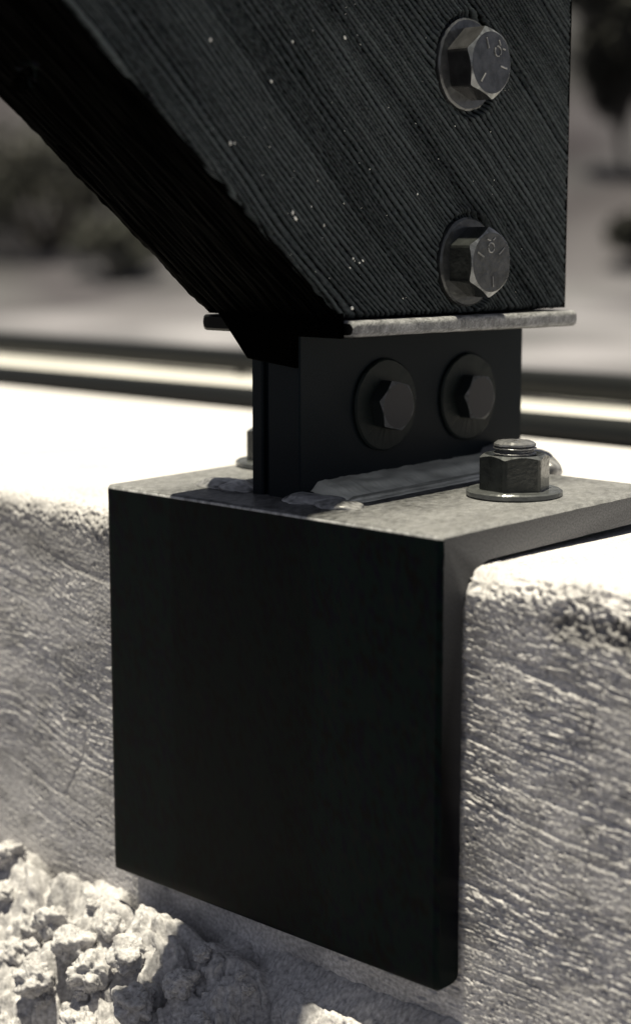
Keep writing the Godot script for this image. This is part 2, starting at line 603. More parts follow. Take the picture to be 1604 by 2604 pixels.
func build_path_and_rails() -> void:
	var s := Shape.new()
	var nu := 60
	var nv := 14
	var p := PackedVector3Array()
	var col := PackedColorArray()
	for j in nv:
		for i in nu:
			var x := -4.0 + 6.5 * i / (nu - 1)
			var z := -0.46 - 0.50 * j / (nv - 1)
			p.append(Vector3(x, 0.166 + 0.0012 * n_fine.get_noise_2d(x * 6.0, z * 9.0), z))
			var k := 0.97 + 0.08 * n_fine.get_noise_2d(x * 3.0, z * 7.0)
			col.append(Color(k, k, k))
	s.grid(nu, nv, p, col)
	s.tint = Color(0.9, 0.9, 0.9)
	s.quad(Vector3(-4, -0.6, -0.46), Vector3(2.5, -0.6, -0.46), Vector3(2.5, 0.1655, -0.46), Vector3(-4, 0.1655, -0.46))
	s.quad(Vector3(2.5, -0.6, -0.96), Vector3(-4, -0.6, -0.96), Vector3(-4, 0.1655, -0.96), Vector3(2.5, 0.1655, -0.96))
	put("path", s, M.path).set_meta("kind", "structure")
	rail("rail", "dark round rail lying close along the back edge of the pale wall top", Vector3(-3.0, 0.1885, -0.434), Vector3(2.0, 0.1885, -0.434), 0.0116, -0.6)
	rail("rail", "dark round rail along the far edge of the pale strip, further from the timber beam", Vector3(-3.4, 0.186, -0.82), Vector3(2.0, 0.178, -0.78), 0.0138, 0.15)


# ---------------------------------------------------------------- the steel shoe
func build_bracket() -> void:
	var root := thing("steel_shoe", "black welded steel angle shoe with upright web and flange over the wall edge", "bracket")
	var hw := 0.1083
	var top := 0.2
	var L := 0.1665
	var th := 0.0152
	# profile of the angle in (z, y), anticlockwise seen from +x looking along -x with z to the left
	var pts := []   # [z, y, nominal outward]
	var add := func(z: float, y: float) -> void: pts.append(Vector2(z, y))
	var line := func(a: Vector2, b: Vector2, k: int) -> void:
		for i in k:
			var q := a.lerp(b, float(i) / k)
			pts.append(q)
	var arc := func(c: Vector2, r: float, a0: float, a1: float, k: int) -> void:
		for i in k:
			var a := lerpf(a0, a1, float(i) / k)
			pts.append(c + Vector2(cos(a), sin(a)) * r)
	var sl := -0.0177   # the top leg falls very slightly towards the front
	var back_top := top - sl * L
	# front face upwards, over the top corner, back along the top, down the end, along the underside, fillet, down the back
	line.call(Vector2(0.0, 0.006), Vector2(0.0, top - 0.0022), 60)
	arc.call(Vector2(-0.0022, top - 0.0022), 0.0022, 0.0, PI / 2.0, 6)
	line.call(Vector2(-0.0022, top), Vector2(-L + 0.0015, back_top), 60)
	line.call(Vector2(-L + 0.0015, back_top), Vector2(-L, back_top - 0.0015), 2)
	line.call(Vector2(-L, back_top - 0.0015), Vector2(-L, back_top - th + 0.004), 6)
	arc.call(Vector2(-L + 0.004, back_top - th + 0.004), 0.004, PI, PI * 1.5, 5)
	var fr := 0.019
	line.call(Vector2(-L + 0.004, back_top - th), Vector2(-th - fr, top - th), 40)
	arc.call(Vector2(-th - fr, top - th - fr), fr, PI / 2.0, 0.0, 14)
	line.call(Vector2(-th, top - th - fr), Vector2(-th, 0.006), 40)
	arc.call(Vector2(-th + 0.006, 0.006), 0.006, PI, PI * 1.5, 6)
	arc.call(Vector2(-0.003, 0.003), 0.003, -PI / 2.0, 0.0, 4)
	pts.append(Vector2(0.0, 0.006))
	var s := Shape.new()
	var nx := 150
	var e := 0.0016
	var np := pts.size()
	var p := PackedVector3Array()
	var col := PackedColorArray()
	for i in nx:
		var f := float(i) / (nx - 1)
		var x := lerpf(-hw, hw, f)
		var inset := 0.0
		if i == 0 or i == nx - 1:
			inset = e * 0.8
		elif i == 1 or i == nx - 2:
			x = (-hw + e if i == 1 else hw - e)
		for k in np:
			var q: Vector2 = pts[k]
			var a: Vector2 = pts[(k + np - 2) % (np - 1)]
			var b: Vector2 = pts[(k + 1) % (np - 1)]
			var out := Vector2(-(b - a).y, (b - a).x).normalized() * -1.0
			out = Vector2((b - a).y, -(b - a).x).normalized()
			var w := 0.00004 * n_fine.get_noise_3d(x * 40.0, q.y * 40.0, q.x * 40.0) + 0.00002 * n_fine.get_noise_3d(x * 300.0, q.y * 300.0, q.x * 300.0)
			if i > nx - 3:
				x = x - 0.0
			q = q - out * (inset) + out * w
			p.append(Vector3(x + (0.0004 * n_fine.get_noise_2d(q.y * 90.0, q.x * 90.0) if i > nx - 3 else 0.0), q.y, q.x))
			col.append(steel_tint(x, q.y, q.x, out, hw))
	# du runs round the profile, dv along x
	s.grid(np, nx, p, col, true)
	# the two cut ends
	for side in [-1, 1]:
		var poly := PackedVector2Array()
		var row := 0 if side < 0 else nx - 1
		for k in np - 1:
			poly.append(Vector2(p[row * np + k].z, p[row * np + k].y))
		var tris := Geometry2D.triangulate_polygon(poly)
		for t in range(0, tris.size(), 3):
			var A := p[row * np + tris[t]]
			var B := p[row * np + tris[t + 1]]
			var C := p[row * np + tris[t + 2]]
			A.x = side * hw; B.x = side * hw; C.x = side * hw
			if (B - A).cross(C - A).x * side < 0.0:
				var D := B; B = C; C = D
			var k0 := s.v.size()
			s.tri(A, B, C)
			var ord := [A, C, B]
			for q in 3:
				if k0 + q < s.v.size():
					var P: Vector3 = ord[q]
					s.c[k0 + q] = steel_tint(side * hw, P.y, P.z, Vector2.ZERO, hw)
	put("angle_plate", s, M.steel, root)
	# the doubled web: two upright plates with a thin joint, cut back at 45 degrees under the beam
	var dark := Color(0.0110, 0.0150, 0.0168)
	for w in [[-0.0324, -0.0250], [-0.0215, -0.0004]]:
		var q := Shape.new()
		q.tint = dark
		# in (z, y): anticlockwise with x towards the viewer needs (-z, y)
		var poly := PackedVector2Array([Vector2(0.0272, 0.1995), Vector2(0.1955, 0.2029), Vector2(0.1955, 0.2770), Vector2(0.0272, 0.2770)])
		extrude(q, poly, Vector3.ZERO, Vector3(0, 0, -1), Vector3(0, 1, 0), w[0], w[1], 0.0008)
		put("web_plate", q, M.steel, root)
	# shim set back between them
	var sh := Shape.new()
	sh.tint = dark
	extrude(sh, PackedVector2Array([Vector2(0.0300, 0.2), Vector2(0.1935, 0.2029), Vector2(0.1935, 0.2768), Vector2(0.0300, 0.2768)]), Vector3.ZERO, Vector3(0, 0, -1), Vector3(0, 1, 0), -0.0249, -0.0216, 0.0)
	put("web_shim", sh, M.steel, root)
	# a thin black heel plate closing the beam's foot in front of the flange and narrowing to the web
	var gs := Shape.new()
	gs.tint = Color(0.0010, 0.0013, 0.0015)
	extrude(gs, PackedVector2Array([Vector2(-0.0545, 0.2880), Vector2(-0.0324, 0.2650), Vector2(-0.0004, 0.2620), Vector2(-0.0004, 0.2766), Vector2(0.0280, 0.2766), Vector2(0.0280, 0.2880)]), Vector3.ZERO, Vector3(1, 0, 0), Vector3(0, 1, 0), -0.0270, -0.0243, 0.0005)
	put("heel_plate", gs, M.timber, root)
	build_flange(root)
	# welds
	weld_run(root, Vector3(-0.0004, 0.2, -0.034), Vector3(-0.0004, 0.2028, -0.19), Vector3(0.0235, 0, 0), 0.0085, 0.66, 4)
	weld_run(root, Vector3(-0.0324, 0.2, -0.038), Vector3(-0.0324, 0.2028, -0.19), Vector3(-0.018, 0, 0), 0.010, 0.25, 12)
	weld_run(root, Vector3(0.0195, 0.2, -0.037), Vector3(0.0160, 0.2028, -0.186), Vector3(0.0090, 0, 0), 0.0030, 0.5, 8)
	weld_blob(root, Vector3(0.008, 0.2000, -0.0285), Vector3(0.0150, 0.0046, 0.0095), 0.5, 1)
	weld_blob(root, Vector3(0.0255, 0.2000, -0.0265), Vector3(0.0120, 0.0036, 0.0090), 0.2, 2)
	weld_blob(root, Vector3(-0.0465, 0.2002, -0.0315), Vector3(0.0110, 0.0046, 0.0090), -0.3, 3)
	weld_blob(root, Vector3(-0.060, 0.2002, -0.0335), Vector3(0.0125, 0.0046, 0.0095), 0.1, 4)
	weld_blob(root, Vector3(0.014, 0.2028, -0.170), Vector3(0.028, 0.0125, 0.0130), 0.0, 5)


func steel_tint(x: float, y: float, z: float, out: Vector2, hw: float) -> Color:
	# paint, dusty with cement on the level top; deck bounce tinted onto cut ends
	var base := 0.0042
	var dust_light := 0.0
	var n := n_fine.get_noise_3d(x * 45.0, y * 45.0, z * 45.0)
	var f := n_fine.get_noise_3d(x * 260.0, y * 260.0, z * 260.0)
	if out != Vector2.ZERO and out.y > 0.6 and y > 0.19:
		dust_light = 0.10 + 0.03 * n + 0.065 * f + 0.11 * sm(0.03, 0.08, x) + 0.12 * sm(-0.05, -0.085, x)  # dusty base; the brighter ends are sunlit areas put into the colour
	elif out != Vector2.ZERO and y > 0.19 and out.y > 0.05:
		dust_light = 0.40 + 0.22 * f  # worn front edge, its bright highlight line tinted in
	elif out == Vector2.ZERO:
		dust_light = 0.15 * sm(0.13, 0.195, y + 0.006 * n) + 0.09 * f * sm(0.14, 0.185, y)  # bounce light from the pale deck, painted as a fade down the end
	base *= 1.0 + 0.12 * n + 0.35 * f
	var k := base + maxf(0.0, dust_light)
	return Color(k, k * 1.0, k * 1.04) if dust_light > 0.01 else Color(k * 0.74, k * 1.0, k * 1.12)


func build_flange(root: Node3D) -> void:
	# a thick plate with rounded, hammered edges
	var s := Shape.new()
	var x0 := -0.0668
	var x1 := 0.0338
	var z0 := -0.1962
	var z1 := -0.0272
	var y0 := 0.2768
	var y1 := 0.2846
	var r := 0.0026
	var nx := 40
	var ring := []
	# outline of the cross-section in (x, y)
	for k in 7: ring.append(Vector2(x1 - r, y0 + r) + Vector2(cos(-PI / 2 + PI / 2 * k / 6.0), sin(-PI / 2 + PI / 2 * k / 6.0)) * r)
	for k in 7: ring.append(Vector2(x1 - r, y1 - r) + Vector2(cos(PI / 2 * k / 6.0), sin(PI / 2 * k / 6.0)) * r)
	for k in 7: ring.append(Vector2(x0 + r, y1 - r) + Vector2(cos(PI / 2 + PI / 2 * k / 6.0), sin(PI / 2 + PI / 2 * k / 6.0)) * r)
	for k in 7: ring.append(Vector2(x0 + r, y0 + r) + Vector2(cos(PI + PI / 2 * k / 6.0), sin(PI + PI / 2 * k / 6.0)) * r)
	ring.append(ring[0])
	var nr := ring.size()
	var nz := 140
	var p := PackedVector3Array()
	var col := PackedColorArray()
	for j in nz:
		var f := float(j) / (nz - 1)
		var z := lerpf(z0, z1, f)
		var shrink := 0.0
		if j == 0 or j == nz - 1: shrink = 0.0012
		for i in nr:
			var q: Vector2 = ring[i]
			var m := (Vector2((x0 + x1) / 2, (y0 + y1) / 2) - q)
			q += Vector2(signf(m.x), signf(m.y)) * shrink
			var w := 0.0002 * n_fine.get_noise_2d(z * 60.0, q.y * 100.0) + 0.00008 * n_fine.get_noise_3d(z * 420.0, q.y * 420.0, q.x * 420.0)
			p.append(Vector3(q.x + (w if q.x > 0.02 else 0.0), q.y + 0.006 * (-0.0272 - z) * -0.6 + w * 0.6, z))
			var k := 0.005
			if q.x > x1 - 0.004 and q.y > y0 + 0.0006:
				k = maxf(0.05, 0.26 + 0.08 * n_fine.get_noise_2d(z * 90.0, q.y * 300.0) + 0.13 * n_fine.get_noise_2d(z * 900.0, q.y * 900.0))  # near edge paler: sky and deck bounce put into its colour
			col.append(Color(k, k, k * 1.04))
	s.grid(nr, nz, p, col, true)
	s.tint = Color(0.005, 0.005, 0.005)
	for j in [0, nz - 1]:
		var c := Vector3((x0 + x1) / 2, p[j * nr].y + (y1 - y0) * 0.5, p[j * nr].z)
		for i in nr - 1:
			if j == 0:
				s.tri(c, p[j * nr + i + 1], p[j * nr + i])
			else:
				s.tri(c, p[j * nr + i], p[j * nr + i + 1])
	put("flange_plate", s, M.steel, root)


# a fillet weld from a to b, reaching out by `side` and up by h, with ripples
func weld_run(root: Node3D, a: Vector3, b: Vector3, side: Vector3, h: float, tint: float, seed_: int) -> void:
	var s := Shape.new()
	var nu := 200
	var nv := 20
	var L := (b - a).length()
	var p := PackedVector3Array()
	var col := PackedColorArray()
	for j in nv:
		var g := float(j) / (nv - 1)          # 0 at the plate, 1 at the web
		for i in nu:
			var f := float(i) / (nu - 1)
			var d := f * L
			var lip := 1.0 + 0.04 * n_fine.get_noise_2d(d * 90.0, seed_) + 0.02 * n_fine.get_noise_2d(d * 260.0, seed_ + 4.0)
			var belly := sin(g * PI)
			# three laid passes, each with its own crown, and crescent ripples
			var passes := 0.0005 * absf(sin(g * PI * 2.6 + 0.4 * n_fine.get_noise_2d(d * 50.0, seed_ + 20.0)))
			var ripple := 0.00010 * sin((d + 0.004 * belly) * 1500.0 + 3.0 * n_fine.get_noise_1d(d * 120.0 + seed_))
			var amt := (0.0008 + passes + ripple + 0.00005 * n_fine.get_noise_3d(d * 240.0, g * 4.0, seed_)) * belly
			var end := sm(0.0, 0.04, f) * sm(0.0, 0.03, 1.0 - f)
			var q := a.lerp(b, f) + side * (1.0 - g) * lip * (0.55 + 0.45 * end) + Vector3(0, h * lip * g * (0.5 + 0.5 * end) - 0.0004, 0)
			q += (side.normalized() * h + Vector3.UP * side.length()).normalized() * amt
			p.append(q)
			var k := maxf(0.02, tint * (0.75 + 0.3 * n_fine.get_noise_3d(d * 60.0, g * 3.0, seed_ + 2.0) + 0.35 * (1.0 - g)))
			col.append(Color(k, k, k * 0.90))
	if side.x > 0.0:
		s.grid(nu, nv, p, col)
	else:
		var pr := PackedVector3Array()
		var cr := PackedColorArray()
		for j in range(nv - 1, -1, -1):
			pr.append_array(p.slice(j * nu, (j + 1) * nu)); cr.append_array(col.slice(j * nu, (j + 1) * nu))
		s.grid(nu, nv, pr, cr)
	put("weld_bead", s, M.weld, root)


func weld_blob(root: Node3D, at: Vector3, size: Vector3, turn: float, seed_: int) -> void:
	var s := Shape.new()
	var nu := 49
	var nv := 16
	var p := PackedVector3Array()
	var col := PackedColorArray()
	for j in nv:
		var b := -0.25 + (PI / 2.0 + 0.25) * j / (nv - 1)
		for i in nu:
			var a := -TAU * (i % (nu - 1)) / (nu - 1)
			var d := Vector3(cos(b) * cos(a), sin(b), cos(b) * sin(a))
			var r := 1.0 + 0.16 * n_fine.get_noise_3d(d.x * 1.1 + seed_ * 9.0, d.y * 1.1, d.z * 1.1) + 0.012 * n_fine.get_noise_3d(d.x * 5.0 + seed_ * 5.0, d.y * 5.0, d.z * 5.0)
			r += 0.02 * sin(d.x * 14.0 + 2.0 * d.z * d.z * 3.0)
			p.append(d * r * size)
			var k := maxf(0.02, 0.22 + 0.14 * n_fine.get_noise_3d(d.x * 3.0, d.y * 3.0, d.z * 3.0 + seed_))
			col.append(Color(k, k, k * 1.04))
	s.grid(nu, nv, p, col)
	var o := put("weld_bead", s, M.weld, root)
	o.position = at
	o.rotation.y = turn


# ---------------------------------------------------------------- the timber
const BEAM_X0 := -0.062
const BEAM_X1 := 0.028
const BEAM_Y0 := 0.2854
const BEAM_ZB := -0.1935
const BEAM_TOP := 0.80
const SLOPE := 0.808

func beam_front(y: float) -> float:       # z of the sloping lower edge at height y
	return -0.0269 + (y - 0.2845) / SLOPE


func grain(z: float, y: float) -> float:
	# rings run up and out at about 47 degrees, a little steeper than the beam's own edge
	var a := 0.715
	var along := z * cos(a) + y * sin(a)
	var across := -z * sin(a) + y * cos(a)
	across += 0.006 * n_fine.get_noise_2d(along * 3.0, across * 6.0) + 0.0006 * n_fine.get_noise_2d(along * 18.0, across * 60.0)
	var u := across * 440.0 + 0.9 * n_fine.get_noise_1d(across * 60.0)
	var saw := fposmod(u, 1.0)
	var ring := sm(0.0, 0.35, saw) * (1.0 - sm(0.66, 0.92, saw))
	var g := 0.0007 * ring * (0.75 + 0.35 * n_fine.get_noise_1d(floorf(u) * 3.7))
	g *= 0.75 + 0.25 * sm(-0.4, 0.4, n_fine.get_noise_2d(along * 9.0, across * 16.0))
	g += 0.00012 * n_fine.get_noise_2d(along * 60.0, across * 1400.0)
	g += 0.00016 * n_fine.get_noise_2d(along * 320.0, across * 1600.0 + 8.0)
	return g


func build_beam() -> void:
	var root := thing("timber_beam", "dark stained timber beam with coarse diagonal grain rising from the steel shoe", "beam")
	var s := Shape.new()
	# the grained face on +x: u from the back edge to the sloping edge, v upwards
	var nu := 380
	var nv := 400
	for face in [1]:
		var fu := nu if face == 1 else 40
		var fv := nv if face == 1 else 40
		var p := PackedVector3Array()
		var col := PackedColorArray()
		var top := 0.455 if face == 1 else BEAM_TOP
		for j in fv:
			var y := BEAM_Y0 + (top - BEAM_Y0) * j / (fv - 1)
			for i in fu:
				var f := float(i) / (fu - 1)
				var z := lerpf(beam_front(y), BEAM_ZB, f)
				if face == 1:
					var worn := minf(minf(absf(z - beam_front(y)), absf(z - BEAM_ZB)), absf(y - BEAM_Y0))
					var h := grain(z, y) - 0.0012 * sm(0.0022, 0.0, worn) - 0.0006 * maxf(0.0, n_fine.get_noise_2d(z * 90.0, y * 90.0)) * sm(0.008, 0.0, worn)
					# wood pressed in round the two washers
					for c in [Vector2(-0.1113, 0.4014), Vector2(-0.1139, 0.3096)]:
						var d := Vector2(z, y).distance_to(c)
						h -= 0.0011 * sm(0.0245, 0.0222, d)
						h += 0.0004 * exp(-pow((d - 0.0255) / 0.0022, 2.0)) * (0.6 + 0.6 * n_fine.get_noise_2d(z * 200.0, y * 200.0))
					var e := sm(0.004, 0.0, worn)
					p.append(Vector3(BEAM_X1 + h * 1.9 - 0.0005, y + e * 0.0005 * n_fine.get_noise_2d(z * 180.0, 4.0), z + e * 0.0007 * n_fine.get_noise_2d(y * 160.0, 1.0)))
					var k := 0.006 + 125.0 * grain(z, y) + 0.010 * n_fine.get_noise_2d(z * 300.0, y * 300.0) + 0.004 * n_fine.get_noise_2d(z * 16.0, y * 16.0)  # grain tone, with the raking sheen of its ridges painted in
					k = clampf(k, 0.003, 0.13)
					col.append(Color(k * 0.86, k, k * 1.10))
				else:
					p.append(Vector3(BEAM_X0, y, lerpf(BEAM_ZB, beam_front(y), f)))
					col.append(Color(0.005, 0.005, 0.005))
		s.grid(fu, fv, p, col)
	s.tint = Color(0.005, 0.005, 0.005)
	# the rest of the beam: it runs on up and outwards, out of the picture
	var yT := 0.475 + SLOPE * 0.6935
	var A := Vector2(beam_front(0.4545), 0.4545)
	var B := Vector2(BEAM_ZB, 0.4545)
	var C := Vector2(BEAM_ZB, 0.475)
	var D := Vector2(0.50, yT)
	var E := Vector2(beam_front(BEAM_TOP), BEAM_TOP)
	var P := func(q: Vector2, x: float) -> Vector3: return Vector3(x, q.y, q.x)
	var hi := BEAM_X1 - 0.0004
	s.quad(P.call(A, hi), P.call(B, hi), P.call(C, hi), P.call(D, hi))
	s.tri(P.call(A, hi), P.call(D, hi), P.call(E, hi))
	var F := Vector2(beam_front(BEAM_Y0), BEAM_Y0)
	var G := Vector2(BEAM_ZB, BEAM_Y0)
	var Fi := F - Vector2(0.0022, 0.0)
	var Ei := E - Vector2(0.0022, 0.0)
	for t in [[Fi, D, C], [Fi, C, G], [Fi, Ei, D]]:
		s.tri(P.call(t[0], BEAM_X0), P.call(t[1], BEAM_X0), P.call(t[2], BEAM_X0))
	s.quad(P.call(G, hi), P.call(G, BEAM_X0), P.call(C, BEAM_X0), P.call(C, hi))
	s.quad(P.call(D, BEAM_X0), P.call(D, hi), P.call(C, hi), P.call(C, BEAM_X0))
	s.quad(P.call(E, BEAM_X0), P.call(E, hi), P.call(D, hi), P.call(D, BEAM_X0))
	s.quad(P.call(G, BEAM_X0), P.call(G, hi - 0.0004), P.call(F, hi - 0.0004), P.call(F, BEAM_X0))
	# sloping underside, rough sawn, with a torn notch near its far edge
	var mu := 110
	var mv := 330
	var p2 := PackedVector3Array()
	var c2 := PackedColorArray()
	var nrm := Vector3(0, -1.0 / SLOPE, 1.0).normalized()
	nrm = Vector3(0, -1.0, SLOPE).normalized()
	nrm = Vector3(0, -cos(atan(SLOPE)), sin(atan(SLOPE)))
	for j in mv:
		var y := BEAM_Y0 + (BEAM_TOP - BEAM_Y0) * pow(float(j) / (mv - 1), 1.9)
		for i in mu:
			var x := lerpf(BEAM_X0, BEAM_X1 - 0.0011, float(i) / (mu - 1))
			var edge := minf(x - BEAM_X0, BEAM_X1 - 0.0011 - x)
			var h := 0.0005 * n_fine.get_noise_2d(y * 18.0, x * 900.0) + 0.0005 * n_fine.get_noise_2d(y * 40.0, x * 240.0)
			h -= 0.0020 * sm(0.004, 0.0, x - BEAM_X0) * maxf(0.0, 0.35 + 0.25 * n_fine.get_noise_1d(y * 60.0) + 0.22 * n_fine.get_noise_1d(y * 260.0))
			var nd := Vector2((x + 0.036) / 0.014, (y - 0.386 - 0.28 * (x + 0.036)) / 0.0022).length()
			h -= 0.0030 * sm(1.0, 0.5, nd)
			h += 0.0008 * exp(-pow((nd - 1.15) / 0.2, 2.0)) * sm(0.0, 0.4, (x + 0.036) / 0.014 + 0.2)
			var split := absf(x + 0.0535 - 0.0012 * n_fine.get_noise_1d(y * 40.0))
			if y > 0.305 and y < 0.36:
				h -= 0.0014 * sm(0.0012, 0.0, split)
			if edge < 0.0005:
				h = minf(h, 0.0)
			var yy := maxf(y, 0.2876) if x < -0.0535 else y
			p2.append(Vector3(x, yy, beam_front(yy)) + nrm * h)
			var k := clampf(0.0012 + 2.5 * h, 0.0006, 0.006)
			k += 0.02 * exp(-pow((nd - 1.15) / 0.15, 2.0)) * sm(0.0, 0.4, (x + 0.036) / 0.014 + 0.2) * maxf(0.0, 0.3 + n_fine.get_noise_2d(x * 300.0, y * 200.0))  # torn lip paler, its highlight put into the colour
			c2.append(Color(k * 0.8, k, k * 1.1))
	s.grid(mu, mv, p2, c2)
	put("timber", s, M.timber, root)
	# small white flecks dotted over the face
	var q := Shape.new()
	var where := [[0.4033, 0.0060, 1.0], [0.4074, -0.0263, 1.2], [0.3862, 0.0188, 1.2], [0.3600, 0.0426, 1.2], [0.3600, 0.0402, 0.8], [0.3320, 0.0062, 1.3], [0.3296, 0.0045, 1.5], [0.3267, -0.0132, 1.0],
		[0.3411, -0.0757, 1.0], [0.3121, -0.0321, 1.1], [0.2901, -0.0314, 1.9], [0.3347, -0.0053, 0.8], [0.3102, -0.0363, 1.0], [0.3111, -0.0385, 0.9], [0.2935, -0.0660, 0.7], [0.4040, 0.0560, 1.0], [0.4005, 0.0532, 1.2], [0.3080, -0.0300, 0.9]]
	for k in 75:
		var y := rng.randf_range(0.29, 0.425)
		where.append([y, rng.randf_range(-0.17, beam_front(y) - 0.002), rng.randf_range(0.2, 0.5)])
	for e in where:
		var r: float = 0.00046 * float(e[2])
		var lo := rng.randf_range(1.0, 1.9)
		var dirn := Vector3(0, sin(0.82), cos(0.82)) if rng.randf() < 0.5 else Vector3(0, 1, 0)
		var oth := Vector3(1, 0, 0).cross(dirn)
		var c := Vector3(BEAM_X1 + 0.0003, e[0], e[1])
		for lat in 3:
			for lon in 8:
				var g: Array[Vector3] = []
				for m in [[lat, lon], [lat, lon + 1], [lat + 1, lon + 1], [lat + 1, lon]]:
					var b: float = PI / 2.0 * m[0] / 3.0
					var a: float = TAU * m[1] / 8.0
					g.append(c + (dirn * cos(a) * lo + oth * sin(a)) * r * cos(b) + Vector3(r * 0.8 * sin(b), 0, 0))
				q.quad(g[0], g[1], g[2], g[3])
	var fl := put("pale_flecks", q, M.fleck, root)
	fl.set_meta("kind", "stuff")


# ---------------------------------------------------------------- bolts
func bar(s: Shape, o: Vector3, A: Vector3, U: Vector3, len_: float, wid: float, hgt: float) -> void:   # a low raised ridge on a surface with normal A
	var V := A.cross(U)
	extrude(s, PackedVector2Array([Vector2(-len_ / 2, -wid / 2), Vector2(len_ / 2, -wid / 2), Vector2(len_ / 2, wid / 2), Vector2(-len_ / 2, wid / 2)]), o, U, V, -0.0002, hgt, minf(wid, hgt) * 0.3)


func face_bolt(called: String, label: String, at: Vector3, group: String, wr: float, wt: float, af: float, hh: float, turn: float, marks: int, wtint: float, htint: float, m: Material) -> void:
	var o := thing(called, label, "bolt", at, group)
	var X := Vector3(1, 0, 0)
	var s := Shape.new()
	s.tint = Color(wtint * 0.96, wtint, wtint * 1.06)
	lathe(s, [Vector2(0.0, -0.001), Vector2(wr - 0.0004, -0.001), Vector2(wr, -0.0003), Vector2(wr, wt - 0.0008), Vector2(wr - 0.0009, wt), Vector2(wr * 0.55, wt + 0.0002), Vector2(0.0, wt + 0.0002)], Vector3.ZERO, X, 64, 0.02, at.y * 50.0)
	put("washer", s, m, o)
	var h := Shape.new()
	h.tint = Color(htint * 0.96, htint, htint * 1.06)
	hexagon(h, Vector3(wt, 0, 0), X, Vector3(0, 1, 0), af, hh, turn)
	var head := put("bolt_head", h, m, o)
	if marks > 0:
		var q := Shape.new()
		q.tint = Color(htint * 6.0, htint * 6.0, htint * 6.0)
		var c := Vector3(wt + hh, 0, 0)
		var base := 0.35 if marks == 1 else -0.95
		for k in 3:
			var a := base + TAU * k / 3.0
			var d := Vector3(0, cos(a), sin(a))
			bar(q, c + d * af * 0.31, X, d, af * 0.17, 0.0008, 0.0005)
		# a small worn maker's stamp of strokes and a ring
		var low := base + PI / 3.0 + (2.0 * TAU / 3.0 if marks == 1 else 0.0)
		var dd := Vector3(0, cos(low), sin(low))
		var ee := X.cross(dd)
		for k in 14:
			var a := TAU * k / 14.0
			if k == 3 or k == 10:
				continue
			bar(q, c + dd * af * 0.24 + (dd * cos(a) + ee * sin(a)) * af * 0.075, X, (ee * cos(a) - dd * sin(a)), af * 0.038, 0.0007, 0.0005)
		bar(q, c + dd * af * 0.37 + ee * af * 0.05, X, (ee + dd * 0.4).normalized(), af * 0.09, 0.0007, 0.0005)
		bar(q, c + dd * af * 0.37 - ee * af * 0.09, X, (ee - dd * 0.6).normalized(), af * 0.07, 0.0007, 0.0005)
		put("head_mark", q, m, head)


func build_bolts() -> void:
	face_bolt("beam_bolt", "upper hexagonal bolt with big washer on the grained timber face", Vector3(BEAM_X1 - 0.0006, 0.4014, -0.1096), "bolts through the timber beam", 0.0212, 0.0026, 0.0294, 0.0136, 0.18, 1, 0.105, 0.058, M.bolt)
	face_bolt("beam_bolt", "lower hexagonal bolt with big washer on the timber, just above the flange edge", Vector3(BEAM_X1 - 0.0006, 0.3096, -0.1120), "bolts through the timber beam", 0.0211, 0.0026, 0.0292, 0.0136, 0.02, 2, 0.085, 0.055, M.bolt)
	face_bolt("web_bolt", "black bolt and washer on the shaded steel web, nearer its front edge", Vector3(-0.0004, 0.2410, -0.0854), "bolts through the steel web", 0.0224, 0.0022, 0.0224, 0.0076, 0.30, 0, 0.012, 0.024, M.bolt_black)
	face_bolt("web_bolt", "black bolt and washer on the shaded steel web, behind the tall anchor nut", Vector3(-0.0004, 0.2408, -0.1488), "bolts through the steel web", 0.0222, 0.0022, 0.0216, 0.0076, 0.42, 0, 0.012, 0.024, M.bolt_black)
	# anchor stud with washer and nut on the level plate
	var o := thing("anchor_bolt", "anchor stud with tall hexagonal nut and round washer on the steel plate", "bolt", Vector3(0.0668, 0.2018, -0.1022), "anchor bolts holding the shoe down")
	var Y := Vector3(0, 1, 0)
	var s := Shape.new()
	s.tint = Color(0.16, 0.165, 0.17)
	lathe(s, [Vector2(0.0, 0.0), Vector2(0.0221, 0.0), Vector2(0.0226, 0.0006), Vector2(0.0226, 0.0024), Vector2(0.0217, 0.0031), Vector2(0.012, 0.0031), Vector2(0.0, 0.0031)], Vector3.ZERO, Y, 72, 0.012, 3.0)
	put("washer", s, M.bolt, o)
	var n := Shape.new()
	n.tint = Color(0.042, 0.044, 0.046)
	hexagon(n, Vector3(0, 0.0031, 0), Y, Vector3(0.707, 0, 0.707), 0.0295, 0.0166, PI / 6.0 + 0.12, 0.0098)
	put("nut", n, M.bolt, o)
	var t := Shape.new()
	t.tint = Color(0.25, 0.25, 0.26)
	var prof := [Vector2(0.0098, 0.012)]
	var y := 0.0172
	while y < 0.0232:
		prof.append(Vector2(0.0101, y)); prof.append(Vector2(0.0101, y + 0.0004)); prof.append(Vector2(0.0088, y + 0.0013)); prof.append(Vector2(0.0088, y + 0.0016))
		y += 0.0025
	prof.append(Vector2(0.0100, 0.0237)); prof.append(Vector2(0.0098, 0.0246)); prof.append(Vector2(0.0082, 0.0256)); prof.append(Vector2(0.004, 0.0259)); prof.append(Vector2(0.0, 0.0258))
	lathe(t, prof, Vector3.ZERO, Y, 48, 0.03, 8.0)
	put("threaded_stud", t, M.bolt, o)
	copy(o, "anchor_bolt", "anchor stud and nut mostly hidden on the far side of the upright web", Vector3(-0.0890, 0.2018, -0.1015))


